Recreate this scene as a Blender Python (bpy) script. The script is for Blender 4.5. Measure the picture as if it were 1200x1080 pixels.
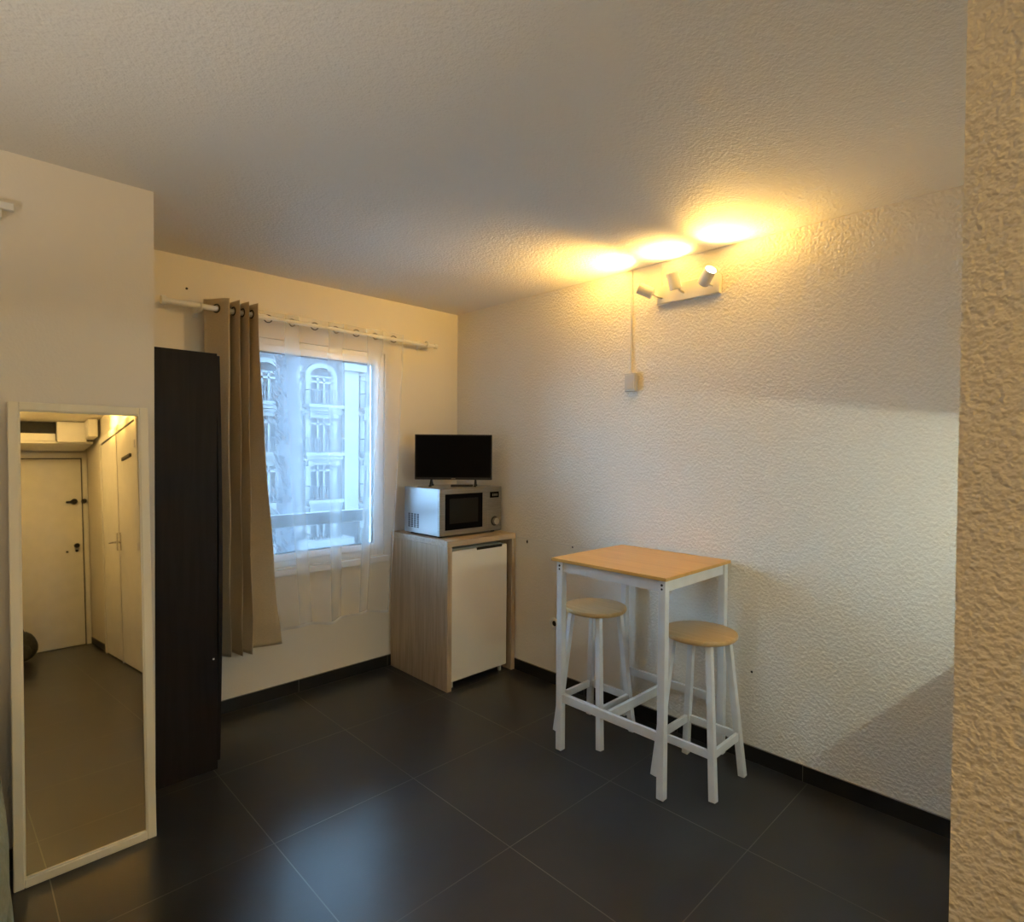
import bpy, bmesh, math, random
from mathutils import Vector, Matrix
R = math.radians
PI = math.pi
random.seed(7)
for o in list(bpy.data.objects):
    bpy.data.objects.remove(o)
scn = bpy.context.scene
C = scn.collection

# ------------------------------------------------------------ camera
CAM_H = 1.4805
cam = bpy.data.cameras.new('camera')
cam.sensor_fit = 'HORIZONTAL'
cam.sensor_width = 36.0
cam.lens = 36.0 * 676.9 / 1200.0
cam.clip_start = 0.02
cam.clip_end = 300
cam_o = bpy.data.objects.new('camera', cam)
C.objects.link(cam_o)
yaw, pitch, roll = R(44.347), R(-0.994), R(0.428)
fw = Vector((math.sin(yaw) * math.cos(pitch), math.cos(yaw) * math.cos(pitch), math.sin(pitch)))
rt = Vector((math.cos(yaw), -math.sin(yaw), 0))
up = rt.cross(fw)
r2 = rt * math.cos(roll) + up * math.sin(roll)
u2 = up * math.cos(roll) - rt * math.sin(roll)
cam_o.matrix_world = Matrix(((r2.x, u2.x, -fw.x, 0), (r2.y, u2.y, -fw.y, 0), (r2.z, u2.z, -fw.z, CAM_H), (0, 0, 0, 1)))
scn.camera = cam_o

# ------------------------------------------------------------ world (dusk-blue daylight outdoors)
w = bpy.data.worlds.new('world')
scn.world = w
w.use_nodes = True
wn = w.node_tree
bg = wn.nodes['Background']
bg.inputs['Color'].default_value = (0.41, 0.69, 1.0, 1)
bg.inputs['Strength'].default_value = 14.5

# ------------------------------------------------------------ colour management
vs = scn.view_settings
vs.view_transform = 'Standard'
vs.look = 'None'
vs.gamma = 1
vs.use_curve_mapping = False
vs.exposure = 0.42

WARM = (1.0, 0.58, 0.12)
SPOT_W = 40.0       # each of the three spots over the table
HALL_W = 70.0        # each spot of the fitting over the closet doors
FILL_W = 36.0      # added fill uplighter that lifts the ceiling, outside the view
STRIP_W = 8.2       # cool strip under the kitchen cupboard


# ------------------------------------------------------------ helpers
def mat(name, col, rough=0.6, metal=0.0, spec=0.5, emit=None, es=1.0):
    m = bpy.data.materials.new(name)
    m.use_nodes = True
    b = m.node_tree.nodes['Principled BSDF']
    b.inputs['Base Color'].default_value = (*col, 1)
    b.inputs['Roughness'].default_value = rough
    b.inputs['Metallic'].default_value = metal
    b.inputs['Specular IOR Level'].default_value = spec
    if emit:
        b.inputs['Emission Color'].default_value = (*emit, 1)
        b.inputs['Emission Strength'].default_value = es
    return m


def nd(m, t, **kw):
    n = m.node_tree.nodes.new(t)
    for k, v in kw.items():
        if k in n.inputs.keys():
            n.inputs[k].default_value = v
        else:
            setattr(n, k, v)
    return n


def ln(m, a, ao, b, bi):
    m.node_tree.links.new(a.outputs[ao], b.inputs[bi])


def bsdf(m):
    return m.node_tree.nodes['Principled BSDF']


def vary(m, c1, c2, scale=(1, 1, 1), nscale=5.0, detail=4.0, lo=0.35, hi=0.65, bump=0.0, dist=0.002, rough=None):
    """object-space noise mixing two colours, with an optional bump"""
    tc = nd(m, 'ShaderNodeTexCoord')
    mp = nd(m, 'ShaderNodeMapping')
    mp.inputs['Scale'].default_value = scale
    ln(m, tc, 'Object', mp, 'Vector')
    nz = nd(m, 'ShaderNodeTexNoise', Scale=nscale, Detail=detail)
    ln(m, mp, 'Vector', nz, 'Vector')
    cr = nd(m, 'ShaderNodeValToRGB')
    cr.color_ramp.elements[0].position = lo
    cr.color_ramp.elements[0].color = (*c1, 1)
    cr.color_ramp.elements[1].position = hi
    cr.color_ramp.elements[1].color = (*c2, 1)
    ln(m, nz, 'Fac', cr, 'Fac')
    ln(m, cr, 'Color', bsdf(m), 'Base Color')
    if bump:
        bp = nd(m, 'ShaderNodeBump', Strength=bump, Distance=dist)
        ln(m, nz, 'Fac', bp, 'Height')
        ln(m, bp, 'Normal', bsdf(m), 'Normal')
    return nz


def plaster(name, col, scale=60, strength=0.6, dist=0.004, smooth_below=None):
    """rough-cast wall paint: blobs and pits"""
    m = mat(name, col, 0.75, spec=0.25)
    geo = nd(m, 'ShaderNodeNewGeometry')
    n1 = nd(m, 'ShaderNodeTexNoise', Scale=scale, Detail=1.5, Roughness=0.45)
    n2 = nd(m, 'ShaderNodeTexNoise', Scale=scale * 0.35, Detail=2.0)
    ln(m, geo, 'Position', n1, 'Vector')
    ln(m, geo, 'Position', n2, 'Vector')
    rp = nd(m, 'ShaderNodeMapRange')
    rp.inputs['From Min'].default_value = 0.30
    rp.inputs['From Max'].default_value = 0.70
    ln(m, n1, 'Fac', rp, 'Value')
    ad = nd(m, 'ShaderNodeMath', operation='ADD')
    ln(m, rp, 'Result', ad, 0)
    ln(m, n2, 'Fac', ad, 1)
    bp = nd(m, 'ShaderNodeBump', Strength=strength, Distance=dist)
    if smooth_below is not None:
        # the lowest panel of the wall, near the corner, is smoother: less height there
        sx = nd(m, 'ShaderNodeSeparateXYZ')
        ln(m, geo, 'Position', sx, 'Vector')
        zr = nd(m, 'ShaderNodeMapRange')
        zr.inputs['From Min'].default_value = smooth_below - 0.004
        zr.inputs['From Max'].default_value = smooth_below + 0.004
        zr.inputs['To Min'].default_value = 0.35
        ln(m, sx, 'Z', zr, 'Value')
        yr = nd(m, 'ShaderNodeMapRange')
        yr.inputs['From Min'].default_value = 1.8
        yr.inputs['From Max'].default_value = 1.9
        yr.inputs['To Min'].default_value = 1.0
        yr.inputs['To Max'].default_value = 0.0
        ln(m, sx, 'Y', yr, 'Value')
        mx = nd(m, 'ShaderNodeMath', operation='MAXIMUM')
        ln(m, zr, 'Result', mx, 0)
        ln(m, yr, 'Result', mx, 1)
        ml = nd(m, 'ShaderNodeMath', operation='MULTIPLY')
        ln(m, ad, 'Value', ml, 0)
        ln(m, mx, 'Value', ml, 1)
        ln(m, ml, 'Value', bp, 'Height')
    else:
        ln(m, ad, 'Value', bp, 'Height')
    ln(m, bp, 'Normal', bsdf(m), 'Normal')
    return m


def wood(name, c1, c2, axis='z', scale=1.0, rough=0.45):
    m = mat(name, c1, rough)
    s = {'x': (1.2, 22, 22), 'y': (22, 1.2, 22), 'z': (22, 22, 1.2)}[axis]
    nz = vary(m, c1, c2, tuple(v * scale for v in s), 2.2, 6.0, 0.3, 0.7, 0.08, 0.001)
    nz.inputs['Distortion'].default_value = 0.8
    return m


class MB:
    def __init__(self):
        self.bm = bmesh.new()

    def box(self, x0, x1, y0, y1, z0, z1, mtx=None):
        bm = self.bm
        v = [bm.verts.new((x, y, z)) for z in (z0, z1) for x, y in ((x0, y0), (x1, y0), (x1, y1), (x0, y1))]
        if mtx:
            for q in v:
                q.co = mtx @ q.co
        for f in ((3, 2, 1, 0), (4, 5, 6, 7), (0, 1, 5, 4), (1, 2, 6, 5), (2, 3, 7, 6), (3, 0, 4, 7)):
            bm.faces.new([v[i] for i in f])
        return self

    def bar(self, a, b, wx, wy, ref=(0, 0, 1), wx2=None, wy2=None):
        """rectangular bar from a to b; wx across ref-perpendicular axis, wy the other"""
        a, b = Vector(a), Vector(b)
        d = (b - a).normalized()
        rf = Vector(ref)
        if abs(d.dot(rf.normalized())) > 0.98:
            rf = Vector((1, 0, 0))
        s = rf.cross(d).normalized()
        t = d.cross(s).normalized()
        bm = self.bm
        vs_ = []
        for p, ax, ay in ((a, wx, wy), (b, wx2 or wx, wy2 or wy)):
            for i, j in ((-1, -1), (1, -1), (1, 1), (-1, 1)):
                vs_.append(bm.verts.new(p + s * i * ax / 2 + t * j * ay / 2))
        for f in ((3, 2, 1, 0), (4, 5, 6, 7), (0, 1, 5, 4), (1, 2, 6, 5), (2, 3, 7, 6), (3, 0, 4, 7)):
            bm.faces.new([vs_[i] for i in f])
        return self

    def tube(self, pts, rad, n=16, cap=True):
        bm = self.bm
        pts = [Vector(p) for p in pts]
        rads = rad if isinstance(rad, (list, tuple)) else [rad] * len(pts)
        rings = []
        prev = None
        for i, p in enumerate(pts):
            d = (pts[min(i + 1, len(pts) - 1)] - pts[max(i - 1, 0)]).normalized()
            if prev is None:
                rf = Vector((0, 0, 1)) if abs(d.z) < 0.9 else Vector((1, 0, 0))
                s = rf.cross(d).normalized()
            else:
                s = (prev - d * prev.dot(d)).normalized()
            prev = s
            t = d.cross(s)
            rings.append([bm.verts.new(p + (s * math.cos(2 * PI * k / n) + t * math.sin(2 * PI * k / n)) * rads[i]) for k in range(n)])
        for a, b in zip(rings, rings[1:]):
            for k in range(n):
                bm.faces.new((a[k], a[(k + 1) % n], b[(k + 1) % n], b[k]))
        if cap:
            bm.faces.new(rings[0][::-1])
            bm.faces.new(rings[-1])
        return self

    def cyl(self, a, b, r, r2_=None, n=24, cap=True):
        return self.tube([a, b], [r, r2_ if r2_ is not None else r], n, cap)

    def lathe(self, prof, c, n=32):
        """profile [(r, z)...] spun about the vertical through c"""
        bm = self.bm
        rings = []
        for r, z in prof:
            rings.append([bm.verts.new((c[0] + r * math.cos(2 * PI * k / n), c[1] + r * math.sin(2 * PI * k / n), c[2] + z)) for k in range(n)])
        for a, b in zip(rings, rings[1:]):
            for k in range(n):
                bm.faces.new((a[k], a[(k + 1) % n], b[(k + 1) % n], b[k]))
        bm.faces.new(rings[0][::-1])
        bm.faces.new(rings[-1])
        return self

    def ring(self, c, nrm, r, rt_, n=24, m_=10, arc=1.0):
        c, nrm = Vector(c), Vector(nrm).normalized()
        s = nrm.orthogonal().normalized()
        t = nrm.cross(s)
        bm = self.bm
        R_ = []
        for i in range(n):
            a = 2 * PI * i / n
            e = s * math.cos(a) + t * math.sin(a)
            R_.append([bm.verts.new(c + e * (r + rt_ * math.cos(2 * PI * j / m_)) + nrm * rt_ * math.sin(2 * PI * j / m_)) for j in range(m_)])
        for i in range(n):
            a, b = R_[i], R_[(i + 1) % n]
            for j in range(m_):
                bm.faces.new((a[j], b[j], b[(j + 1) % m_], a[(j + 1) % m_]))
        return self

    def grid(self, fn, nu, nv):
        bm = self.bm
        g = [[bm.verts.new(fn(i / nu, j / nv)) for j in range(nv + 1)] for i in range(nu + 1)]
        for i in range(nu):
            for j in range(nv):
                bm.faces.new((g[i][j], g[i + 1][j], g[i + 1][j + 1], g[i][j + 1]))
        return self

    def build(self, name, m, parent=None, bevel=0.0, smooth=False, seg=2, normals=True):
        if normals:
            bmesh.ops.recalc_face_normals(self.bm, faces=self.bm.faces[:])
        me = bpy.data.meshes.new(name)
        self.bm.to_mesh(me)
        self.bm.free()
        me.materials.append(m)
        o = bpy.data.objects.new(name, me)
        C.objects.link(o)
        if parent:
            o.parent = parent
        if bevel:
            b = o.modifiers.new('bevel', 'BEVEL')
            b.width = bevel
            b.segments = seg
            b.limit_method = 'ANGLE'
            b.angle_limit = R(40)
            b.harden_normals = False
        if smooth:
            for p in me.polygons:
                p.use_smooth = True
            try:
                me.set_sharp_from_angle(angle=R(40))
            except Exception:
                pass
        return o


def box(x0, x1, y0, y1, z0, z1):
    return MB().box(x0, x1, y0, y1, z0, z1)


def tag(o, label, cat, group=None, kind=None):
    o['label'] = label
    o['category'] = cat
    if group:
        o['group'] = group
    if kind:
        o['kind'] = kind
    return o


def thing(name, label, cat, loc=(0, 0, 0), rz=0.0, group=None):
    o = bpy.data.objects.new(name, None)
    C.objects.link(o)
    o.empty_display_size = 0.05
    o.location = loc
    o.rotation_euler = (0, 0, rz)
    return tag(o, label, cat, group)


def struct(o, label=None):
    o['kind'] = 'structure'
    if label:
        o['label'] = label
    return o


def copy_tree(o, parent=None):
    kids = [c for c in C.objects if c.parent == o]
    c = o.copy()
    C.objects.link(c)
    if parent:
        c.parent = parent
    for k in kids:
        copy_tree(k, c)
    return c


# ------------------------------------------------------------ materials
M = {}
WALLC = (0.80, 0.76, 0.69)
M['wall_rough'] = plaster('roughcast_paint', (0.86, 0.81, 0.72), 75, 0.65, 0.0036, smooth_below=0.90)
M['wall_pillar'] = plaster('roughcast_paint_pillar', WALLC, 92, 0.75, 0.005)
M['wall_smooth'] = plaster('smooth_paint', (0.80, 0.76, 0.69), 120, 0.12, 0.002)
M['ceiling'] = plaster('ceiling_paint', (0.78, 0.75, 0.70), 95, 0.5, 0.0028)
M['white_paint'] = mat('white_paint', (0.80, 0.79, 0.76), 0.45)
vary(M['white_paint'], (0.78, 0.77, 0.74), (0.82, 0.81, 0.78), nscale=8)
M['white_metal'] = mat('white_metal', (0.82, 0.82, 0.80), 0.35)
vary(M['white_metal'], (0.80, 0.80, 0.78), (0.84, 0.84, 0.82), nscale=20)
M['pvc'] = mat('white_pvc', (0.85, 0.86, 0.87), 0.3)
vary(M['pvc'], (0.84, 0.85, 0.86), (0.87, 0.88, 0.89), nscale=3)
M['black_wood'] = wood('black_brown_laminate', (0.010, 0.0088, 0.0105), (0.016, 0.0138, 0.0165), 'z', 0.8, 0.5)
bsdf(M['black_wood']).inputs['Specular IOR Level'].default_value = 0.15
M['oak'] = wood('pale_oak_laminate', (0.40, 0.31, 0.21), (0.56, 0.45, 0.33), 'z', 1.0, 0.45)
M['oak_top'] = wood('pale_oak_laminate_top', (0.42, 0.32, 0.21), (0.56, 0.45, 0.32), 'x', 1.0, 0.4)  # worktops
M['beech'] = wood('golden_beech_top', (0.66, 0.36, 0.085), (0.76, 0.44, 0.12), 'y', 0.9, 0.35)
M['beech_seat'] = wood('beech_seat', (0.56, 0.36, 0.15), (0.68, 0.46, 0.21), 'y', 0.9, 0.35)
M['white_wood'] = mat('white_lacquered_wood', (0.78, 0.78, 0.76), 0.35)
vary(M['white_wood'], (0.75, 0.75, 0.73), (0.81, 0.81, 0.79), nscale=14)
M['dark'] = mat('dark_gap', (0.006, 0.006, 0.006), 0.7)
M['black_gloss'] = mat('black_screen', (0.003, 0.003, 0.004), 0.35, spec=0.05)
M['black_plastic'] = mat('black_plastic', (0.012, 0.012, 0.013), 0.4)
M['steel'] = mat('brushed_steel', (0.30, 0.29, 0.27), 0.42, 0.75)
vary(M['steel'], (0.25, 0.24, 0.225), (0.33, 0.32, 0.30), (2, 2, 60), 6.0, 3.0)
M['steel_side'] = mat('grey_painted_steel', (0.62, 0.64, 0.66), 0.35, 0.25)
vary(M['steel_side'], (0.34, 0.35, 0.365), (0.38, 0.39, 0.405), nscale=3)
M['chrome'] = mat('chrome', (0.7, 0.68, 0.64), 0.2, 1.0)
M['dark_metal'] = mat('dark_metal', (0.06, 0.055, 0.05), 0.35, 0.8)
M['fridge'] = mat('fridge_enamel', (0.80, 0.78, 0.72), 0.35)
vary(M['fridge'], (0.87, 0.85, 0.77), (0.89, 0.87, 0.79), nscale=3)
M['mirror'] = mat('mirror_glass', (0.80, 0.76, 0.66), 0.015, 1.0)
M['mirror_frame'] = wood('cream_frame', (0.82, 0.77, 0.62), (0.87, 0.82, 0.67), 'z', 0.5, 0.5)
M['grout'] = mat('grout', (0.22, 0.21, 0.19), 0.8)
M['dark_fill'] = mat('hole_dark', (0.02, 0.017, 0.012), 0.8)  # flat near-black painted in for shade inside holes; also colours the door seal
M['outlet'] = mat('outlet_plastic', (0.60, 0.58, 0.54), 0.4)
M['lamp_metal'] = mat('lamp_white_metal', (0.80, 0.77, 0.70), 0.4)
M['led'] = mat('lamp_lens', (0.9, 0.8, 0.6), 0.4, emit=(1.0, 0.78, 0.42), es=25.0)
M['strip'] = mat('strip_lens', (0.9, 0.95, 0.9), 0.4, emit=(0.80, 1.0, 0.80), es=6.0)
M['bag'] = mat('dark_bag_fabric', (0.035, 0.038, 0.036), 0.8)
vary(M['bag'], (0.03, 0.033, 0.032), (0.05, 0.053, 0.05), nscale=30, bump=0.3)
M['sage'] = mat('grey_green_fabric', (0.30, 0.34, 0.27), 0.85)
vary(M['sage'], (0.24, 0.265, 0.20), (0.29, 0.315, 0.25), nscale=60, bump=0.3, dist=0.001)


# taupe satin curtain
m = mat('taupe_curtain', (0.5, 0.42, 0.30), 0.5)
nzc = vary(m, (0.50, 0.415, 0.29), (0.57, 0.48, 0.345), (1, 1, 4), 90, 3, bump=0.15, dist=0.0006)
bsdf(m).inputs['Sheen Weight'].default_value = 0.25
M['curtain'] = m

# sheer voile
m = bpy.data.materials.new('white_voile')
m.use_nodes = True
nt = m.node_tree
nt.nodes.remove(nt.nodes['Principled BSDF'])
out = nt.nodes['Material Output']
tr = nd(m, 'ShaderNodeBsdfTransparent')
tr.inputs['Color'].default_value = (1, 1, 1, 1)
df = nd(m, 'ShaderNodeBsdfDiffuse')
df.inputs['Color'].default_value = (0.88, 0.88, 0.90, 1)
tl = nd(m, 'ShaderNodeBsdfTranslucent')
tl.inputs['Color'].default_value = (0.88, 0.89, 0.92, 1)
mx1 = nd(m, 'ShaderNodeMixShader')
mx1.inputs[0].default_value = 0.52
ln(m, df, 0, mx1, 1)
ln(m, tl, 0, mx1, 2)
mx2 = nd(m, 'ShaderNodeMixShader')
lw = nd(m, 'ShaderNodeLayerWeight')
lw.inputs['Blend'].default_value = 0.35
mr = nd(m, 'ShaderNodeMapRange')
mr.inputs['To Min'].default_value = 0.25
mr.inputs['To Max'].default_value = 0.44
ln(m, lw, 'Facing', mr, 'Value')
ln(m, mr, 'Result', mx2, 0)
ln(m, tr, 0, mx2, 1)
ln(m, mx1, 0, mx2, 2)
ln(m, mx2, 0, out, 'Surface')
M['voile'] = m

# window glass
m = bpy.data.materials.new('window_glass')
m.use_nodes = True
nt = m.node_tree
nt.nodes.remove(nt.nodes['Principled BSDF'])
out = nt.nodes['Material Output']
tr = nd(m, 'ShaderNodeBsdfTransparent')
tr.inputs['Color'].default_value = (0.93, 0.97, 1.0, 1)
gl = nd(m, 'ShaderNodeBsdfGlossy', Roughness=0.02)
fr = nd(m, 'ShaderNodeFresnel', IOR=1.45)
mx = nd(m, 'ShaderNodeMixShader')
ln(m, fr, 0, mx, 0)
ln(m, tr, 0, mx, 1)
ln(m, gl, 0, mx, 2)
ln(m, mx, 0, out, 'Surface')
M['glass'] = m

# floor: 62 cm slate-look tiles with thin grey joints
m = mat('slate_tile', (0.02, 0.02, 0.022), 0.30, spec=0.6)
geo = nd(m, 'ShaderNodeNewGeometry')
sx = nd(m, 'ShaderNodeSeparateXYZ')
ln(m, geo, 'Position', sx, 'Vector')


def joint(outn, off, per):
    a = nd(m, 'ShaderNodeMath', operation='SUBTRACT')
    ln(m, sx, outn, a, 0)
    a.inputs[1].default_value = off
    p = nd(m, 'ShaderNodeMath', operation='PINGPONG')
    ln(m, a, 0, p, 0)
    p.inputs[1].default_value = per / 2
    l = nd(m, 'ShaderNodeMath', operation='LESS_THAN')
    ln(m, p, 0, l, 0)
    l.inputs[1].default_value = 0.0019
    return l


jx = joint('X', 0.868 - 0.627 * 20, 0.627)
jy = joint('Y', 0.9 - 0.625 * 20, 0.625)
mxj = nd(m, 'ShaderNodeMath', operation='MAXIMUM')
ln(m, jx, 0, mxj, 0)
ln(m, jy, 0, mxj, 1)
nz = nd(m, 'ShaderNodeTexNoise', Scale=3.0, Detail=6.0, Roughness=0.6)
ln(m, geo, 'Position', nz, 'Vector')
nf = nd(m, 'ShaderNodeTexNoise', Scale=180.0, Detail=2.0)
ln(m, geo, 'Position', nf, 'Vector')
cr = nd(m, 'ShaderNodeValToRGB')
cr.color_ramp.elements[0].position = 0.3
cr.color_ramp.elements[0].color = (0.018, 0.018, 0.020, 1)
cr.color_ramp.elements[1].position = 0.7
cr.color_ramp.elements[1].color = (0.028, 0.027, 0.028, 1)
ln(m, nz, 'Fac', cr, 'Fac')
mc = nd(m, 'ShaderNodeMix')
mc.data_type = 'RGBA'
# wear: joints are paler in some places than in others
wn_ = nd(m, 'ShaderNodeTexNoise', Scale=2.3, Detail=2.0)
ln(m, geo, 'Position', wn_, 'Vector')
wr = nd(m, 'ShaderNodeMapRange')
wr.inputs['From Min'].default_value = 0.35
wr.inputs['From Max'].default_value = 0.65
wr.inputs['To Min'].default_value = 0.25
ln(m, wn_, 'Fac', wr, 'Value')
wm = nd(m, 'ShaderNodeMath', operation='MULTIPLY')
ln(m, mxj, 0, wm, 0)
ln(m, wr, 'Result', wm, 1)
ln(m, wm, 0, mc, 'Factor')
ln(m, cr, 'Color', mc, 'A')
mc.inputs['B'].default_value = (0.16, 0.15, 0.13, 1)
ln(m, mc, 'Result', bsdf(m), 'Base Color')
bp = nd(m, 'ShaderNodeBump', Strength=0.25, Distance=0.0008)
ln(m, nf, 'Fac', bp, 'Height')
ln(m, bp, 'Normal', bsdf(m), 'Normal')
M['tile'] = m
M['skirt'] = mat('slate_skirting', (0.008, 0.008, 0.009), 0.5)
vary(M['skirt'], (0.007, 0.007, 0.008), (0.013, 0.013, 0.014), nscale=10)

# ------------------------------------------------------------ room shell
H = 2.5
RX, DY, LY, LX, PX = 2.759, 3.42, 2.66, 0.594, 1.20
struct(box(-2.0, 3.0, -3.6, 3.8, -0.15, 0.0).build('floor', M['tile']))
struct(box(-2.0, 3.0, -3.6, 3.8, H, H + 0.15).build('ceiling', M['ceiling']))
WX0, WX1, WZ0, WZ1 = 1.20, 2.13, 0.77, 2.13
mb = MB()
mb.box(LX, WX0, DY, DY + 0.078, 0, H)
mb.box(WX1, RX, DY, DY + 0.078, 0, H)
mb.box(WX0, WX1, DY, DY + 0.078, 0, WZ0)
mb.box(WX0, WX1, DY, DY + 0.078, WZ1, H)
struct(mb.build('wall_north', M['wall_smooth']), 'pale wall around the window')
wall_e = struct(box(RX, RX + 0.2, -0.52, DY + 0.078, 0, H).build('wall_east', M['wall_rough']), 'rough-cast cream wall behind the bar table')
struct(box(-1.9, LX, LY, DY + 0.28, 0, H).build('wall_northwest', M['wall_smooth']), 'plain wall behind the leaning mirror')
struct(box(-1.9, -1.8, -1.0, LY, 0, H).build('wall_west', M['wall_smooth']))
struct(box(-1.8, 0.25, -1.0, -0.9, 0, H).build('wall_southwest', M['wall_smooth']))
struct(box(0.15, 0.25, -3.3, -1.0, 0, H).build('wall_hall_west', M['wall_smooth']))
struct(box(0.15, 1.30, -3.4, -3.3, 0, H).build('wall_south', M['wall_smooth']))
struct(box(PX, PX + 0.11, -3.3, 0.168, 0, H).build('wall_hall_east', M['wall_pillar']), 'rough-cast wall end close to the camera at the right')
struct(box(PX + 0.11, RX, -0.52, -0.42, 0, H).build('wall_kitchen', M['wall_smooth']))


def skirting(name, axis, fixed, a, b, first, side, per=0.626):
    """black tile skirting: short tiles and pale joints"""
    mb = MB()
    gaps = []
    q = first
    while q > a:
        q -= per
    q += per
    while q < b:
        gaps.append(q)
        q += per
    edges = [a] + gaps + [b]
    t0, t1 = sorted((fixed, fixed + side * 0.010))
    for e0, e1 in zip(edges, edges[1:]):
        g0 = e0 + (0.0015 if e0 != a else 0)
        g1 = e1 - (0.0015 if e1 != b else 0)
        if axis == 'x':
            mb.box(g0, g1, t0, t1, 0, 0.072)
        else:
            mb.box(t0, t1, g0, g1, 0, 0.072)
    o = struct(mb.build(name, M['skirt']))
    mb = MB()
    t0, t1 = sorted((fixed, fixed + side * 0.0085))
    if axis == 'x':
        mb.box(a, b, t0, t1, 0, 0.0735)
    else:
        mb.box(t0, t1, a, b, 0, 0.0735)
    mb.build('grout', M['grout'], o)
    return o


skirting('baseboard_north', 'x', DY, LX + 0.02, RX - 0.011, 1.526, -1)
skirting('baseboard_east', 'y', RX, 0.2, DY, 0.922, -1)
skirting('baseboard_hall_east', 'y', PX, -3.288, -2.34, 0.9, -1)
skirting('baseboard_pillar', 'y', PX, -0.58, 0.168, 0.9, -1)
skirting('baseboard_west', 'y', -1.8, -0.9, LY, 0.9, 1)
skirting('baseboard_northwest', 'x', LY, -1.79, LX, 0.245, -1)

# thin capping line where the wall's lower panel meets the rough-cast above it
struct(box(RX - 0.0025, RX, 2.1, 2.77, 0.895, 0.902).build('trim_1', M['wall_smooth']))

# marks in the right wall: old plug holes
for (y, z, r) in ((2.67, 0.878, 0.012), (2.281, 0.889, 0.006), (1.162, 0.428, 0.006)):
    o = MB().lathe([(r * 0.5, 0), (r, 0.001), (r * 0.6, 0.002)], (0, 0, 0), 9).build('plug_hole', M['dark_fill'], wall_e)
    o.rotation_euler = (0, -PI / 2, 0)
    o.location = (RX - 0.0004, y, z)
    if r > 0.01:
        o.scale = (1.0, 0.55, 1.0)
        o.rotation_euler = (0.5, -PI / 2, 0)

# ------------------------------------------------------------ window
win = bpy.data.objects.new('window_1', None)
C.objects.link(win)
win.location = ((WX0 + WX1) / 2, DY, WZ0)
struct(win, 'white framed window behind the voile')


def frame(mb, x0, x1, z0, z1, wdt, y0, y1):
    mb.box(x0, x0 + wdt, y0, y1, z0, z1)
    mb.box(x1 - wdt, x1, y0, y1, z0, z1)
    mb.box(x0 + wdt, x1 - wdt, y0, y1, z0, z0 + wdt)
    mb.box(x0 + wdt, x1 - wdt, y0, y1, z1 - wdt, z1)
    return mb


def local(o, parent):
    o.parent = parent
    o.matrix_parent_inverse = Matrix.Translation(-parent.location)
    return o


local(frame(MB(), WX0 + 0.001, WX1 - 0.001, WZ0 + 0.001, WZ1 - 0.001, 0.045, DY + 0.012, DY + 0.07).build('window_frame', M['pvc'], bevel=0.003), win)
local(frame(MB(), WX0 + 0.040, WX1 - 0.040, WZ0 + 0.040, WZ1 - 0.035, 0.045, DY - 0.006, DY + 0.055).build('sash', M['pvc'], bevel=0.005), win)
local(frame(MB(), WX0 + 0.084, WX1 - 0.084, WZ0 + 0.084, WZ1 - 0.079, 0.006, DY + 0.005, DY + 0.03).build('gasket', M['dark']), win)
local(box(WX0 + 0.086, WX1 - 0.086, DY + 0.018, DY + 0.024, WZ0 + 0.086, WZ1 - 0.081).build('pane', M['glass']), win)
hd = MB()
hd.box(WX0 + 0.052, WX0 + 0.078, DY - 0.016, DY - 0.006, 1.36, 1.43)
hd.bar((WX0 + 0.065, DY - 0.05, 1.41), (WX0 + 0.065, DY - 0.05, 1.29), 0.018, 0.012)
hd.cyl((WX0 + 0.065, DY - 0.01, 1.40), (WX0 + 0.065, DY - 0.052, 1.40), 0.008)
local(hd.build('window_handle', M['pvc'], bevel=0.002), win)
local(box(WX0 - 0.02, WX1 + 0.02, DY - 0.035, DY + 0.0, WZ0 - 0.045, WZ0 - 0.005).build('window_sill', M['pvc'], bevel=0.004), win)

# ------------------------------------------------------------ doors reflected in the mirror
# entry door, far end of the hall
dr = struct(box(0.33, 1.135, -3.297, -3.262, 0.006, 2.17).build('door_1', M['white_paint'], bevel=0.003), 'cream entrance door seen in the mirror')
mb = MB()
mb.box(0.265, 0.322, -3.299, -3.25, 0, 2.24)
mb.box(1.147, 1.195, -3.299, -3.25, 0, 2.24)
mb.box(0.322, 1.147, -3.299, -3.25, 2.182, 2.24)
mb.build('door_frame', M['white_paint'], dr, bevel=0.004)
mb = MB()
mb.box(0.322, 1.147, -3.2992, -3.285, 0, 2.182)
mb.build('door_gap', M['dark'], dr)
mb = MB()
mb.cyl((1.06, -3.262, 1.665), (1.06, -3.225, 1.665), 0.032)
mb.bar((0.985, -3.245, 1.66), (1.05, -3.245, 1.665), 0.02, 0.02)
mb.cyl((1.155, -3.25, 1.665), (1.155, -3.225, 1.665), 0.027)
mb.build('door_lock', M['dark_metal'], dr, smooth=True)
mb = MB()
mb.cyl((1.075, -3.262, 1.15), (1.075, -3.21, 1.15), 0.026)
mb.cyl((1.075, -3.262, 1.09), (1.075, -3.25, 1.09), 0.014)
mb.cyl((0.985, -3.262, 1.085), (0.985, -3.25, 1.085), 0.012)
mb.build('door_knob', M['dark_metal'], dr, smooth=True)


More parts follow.
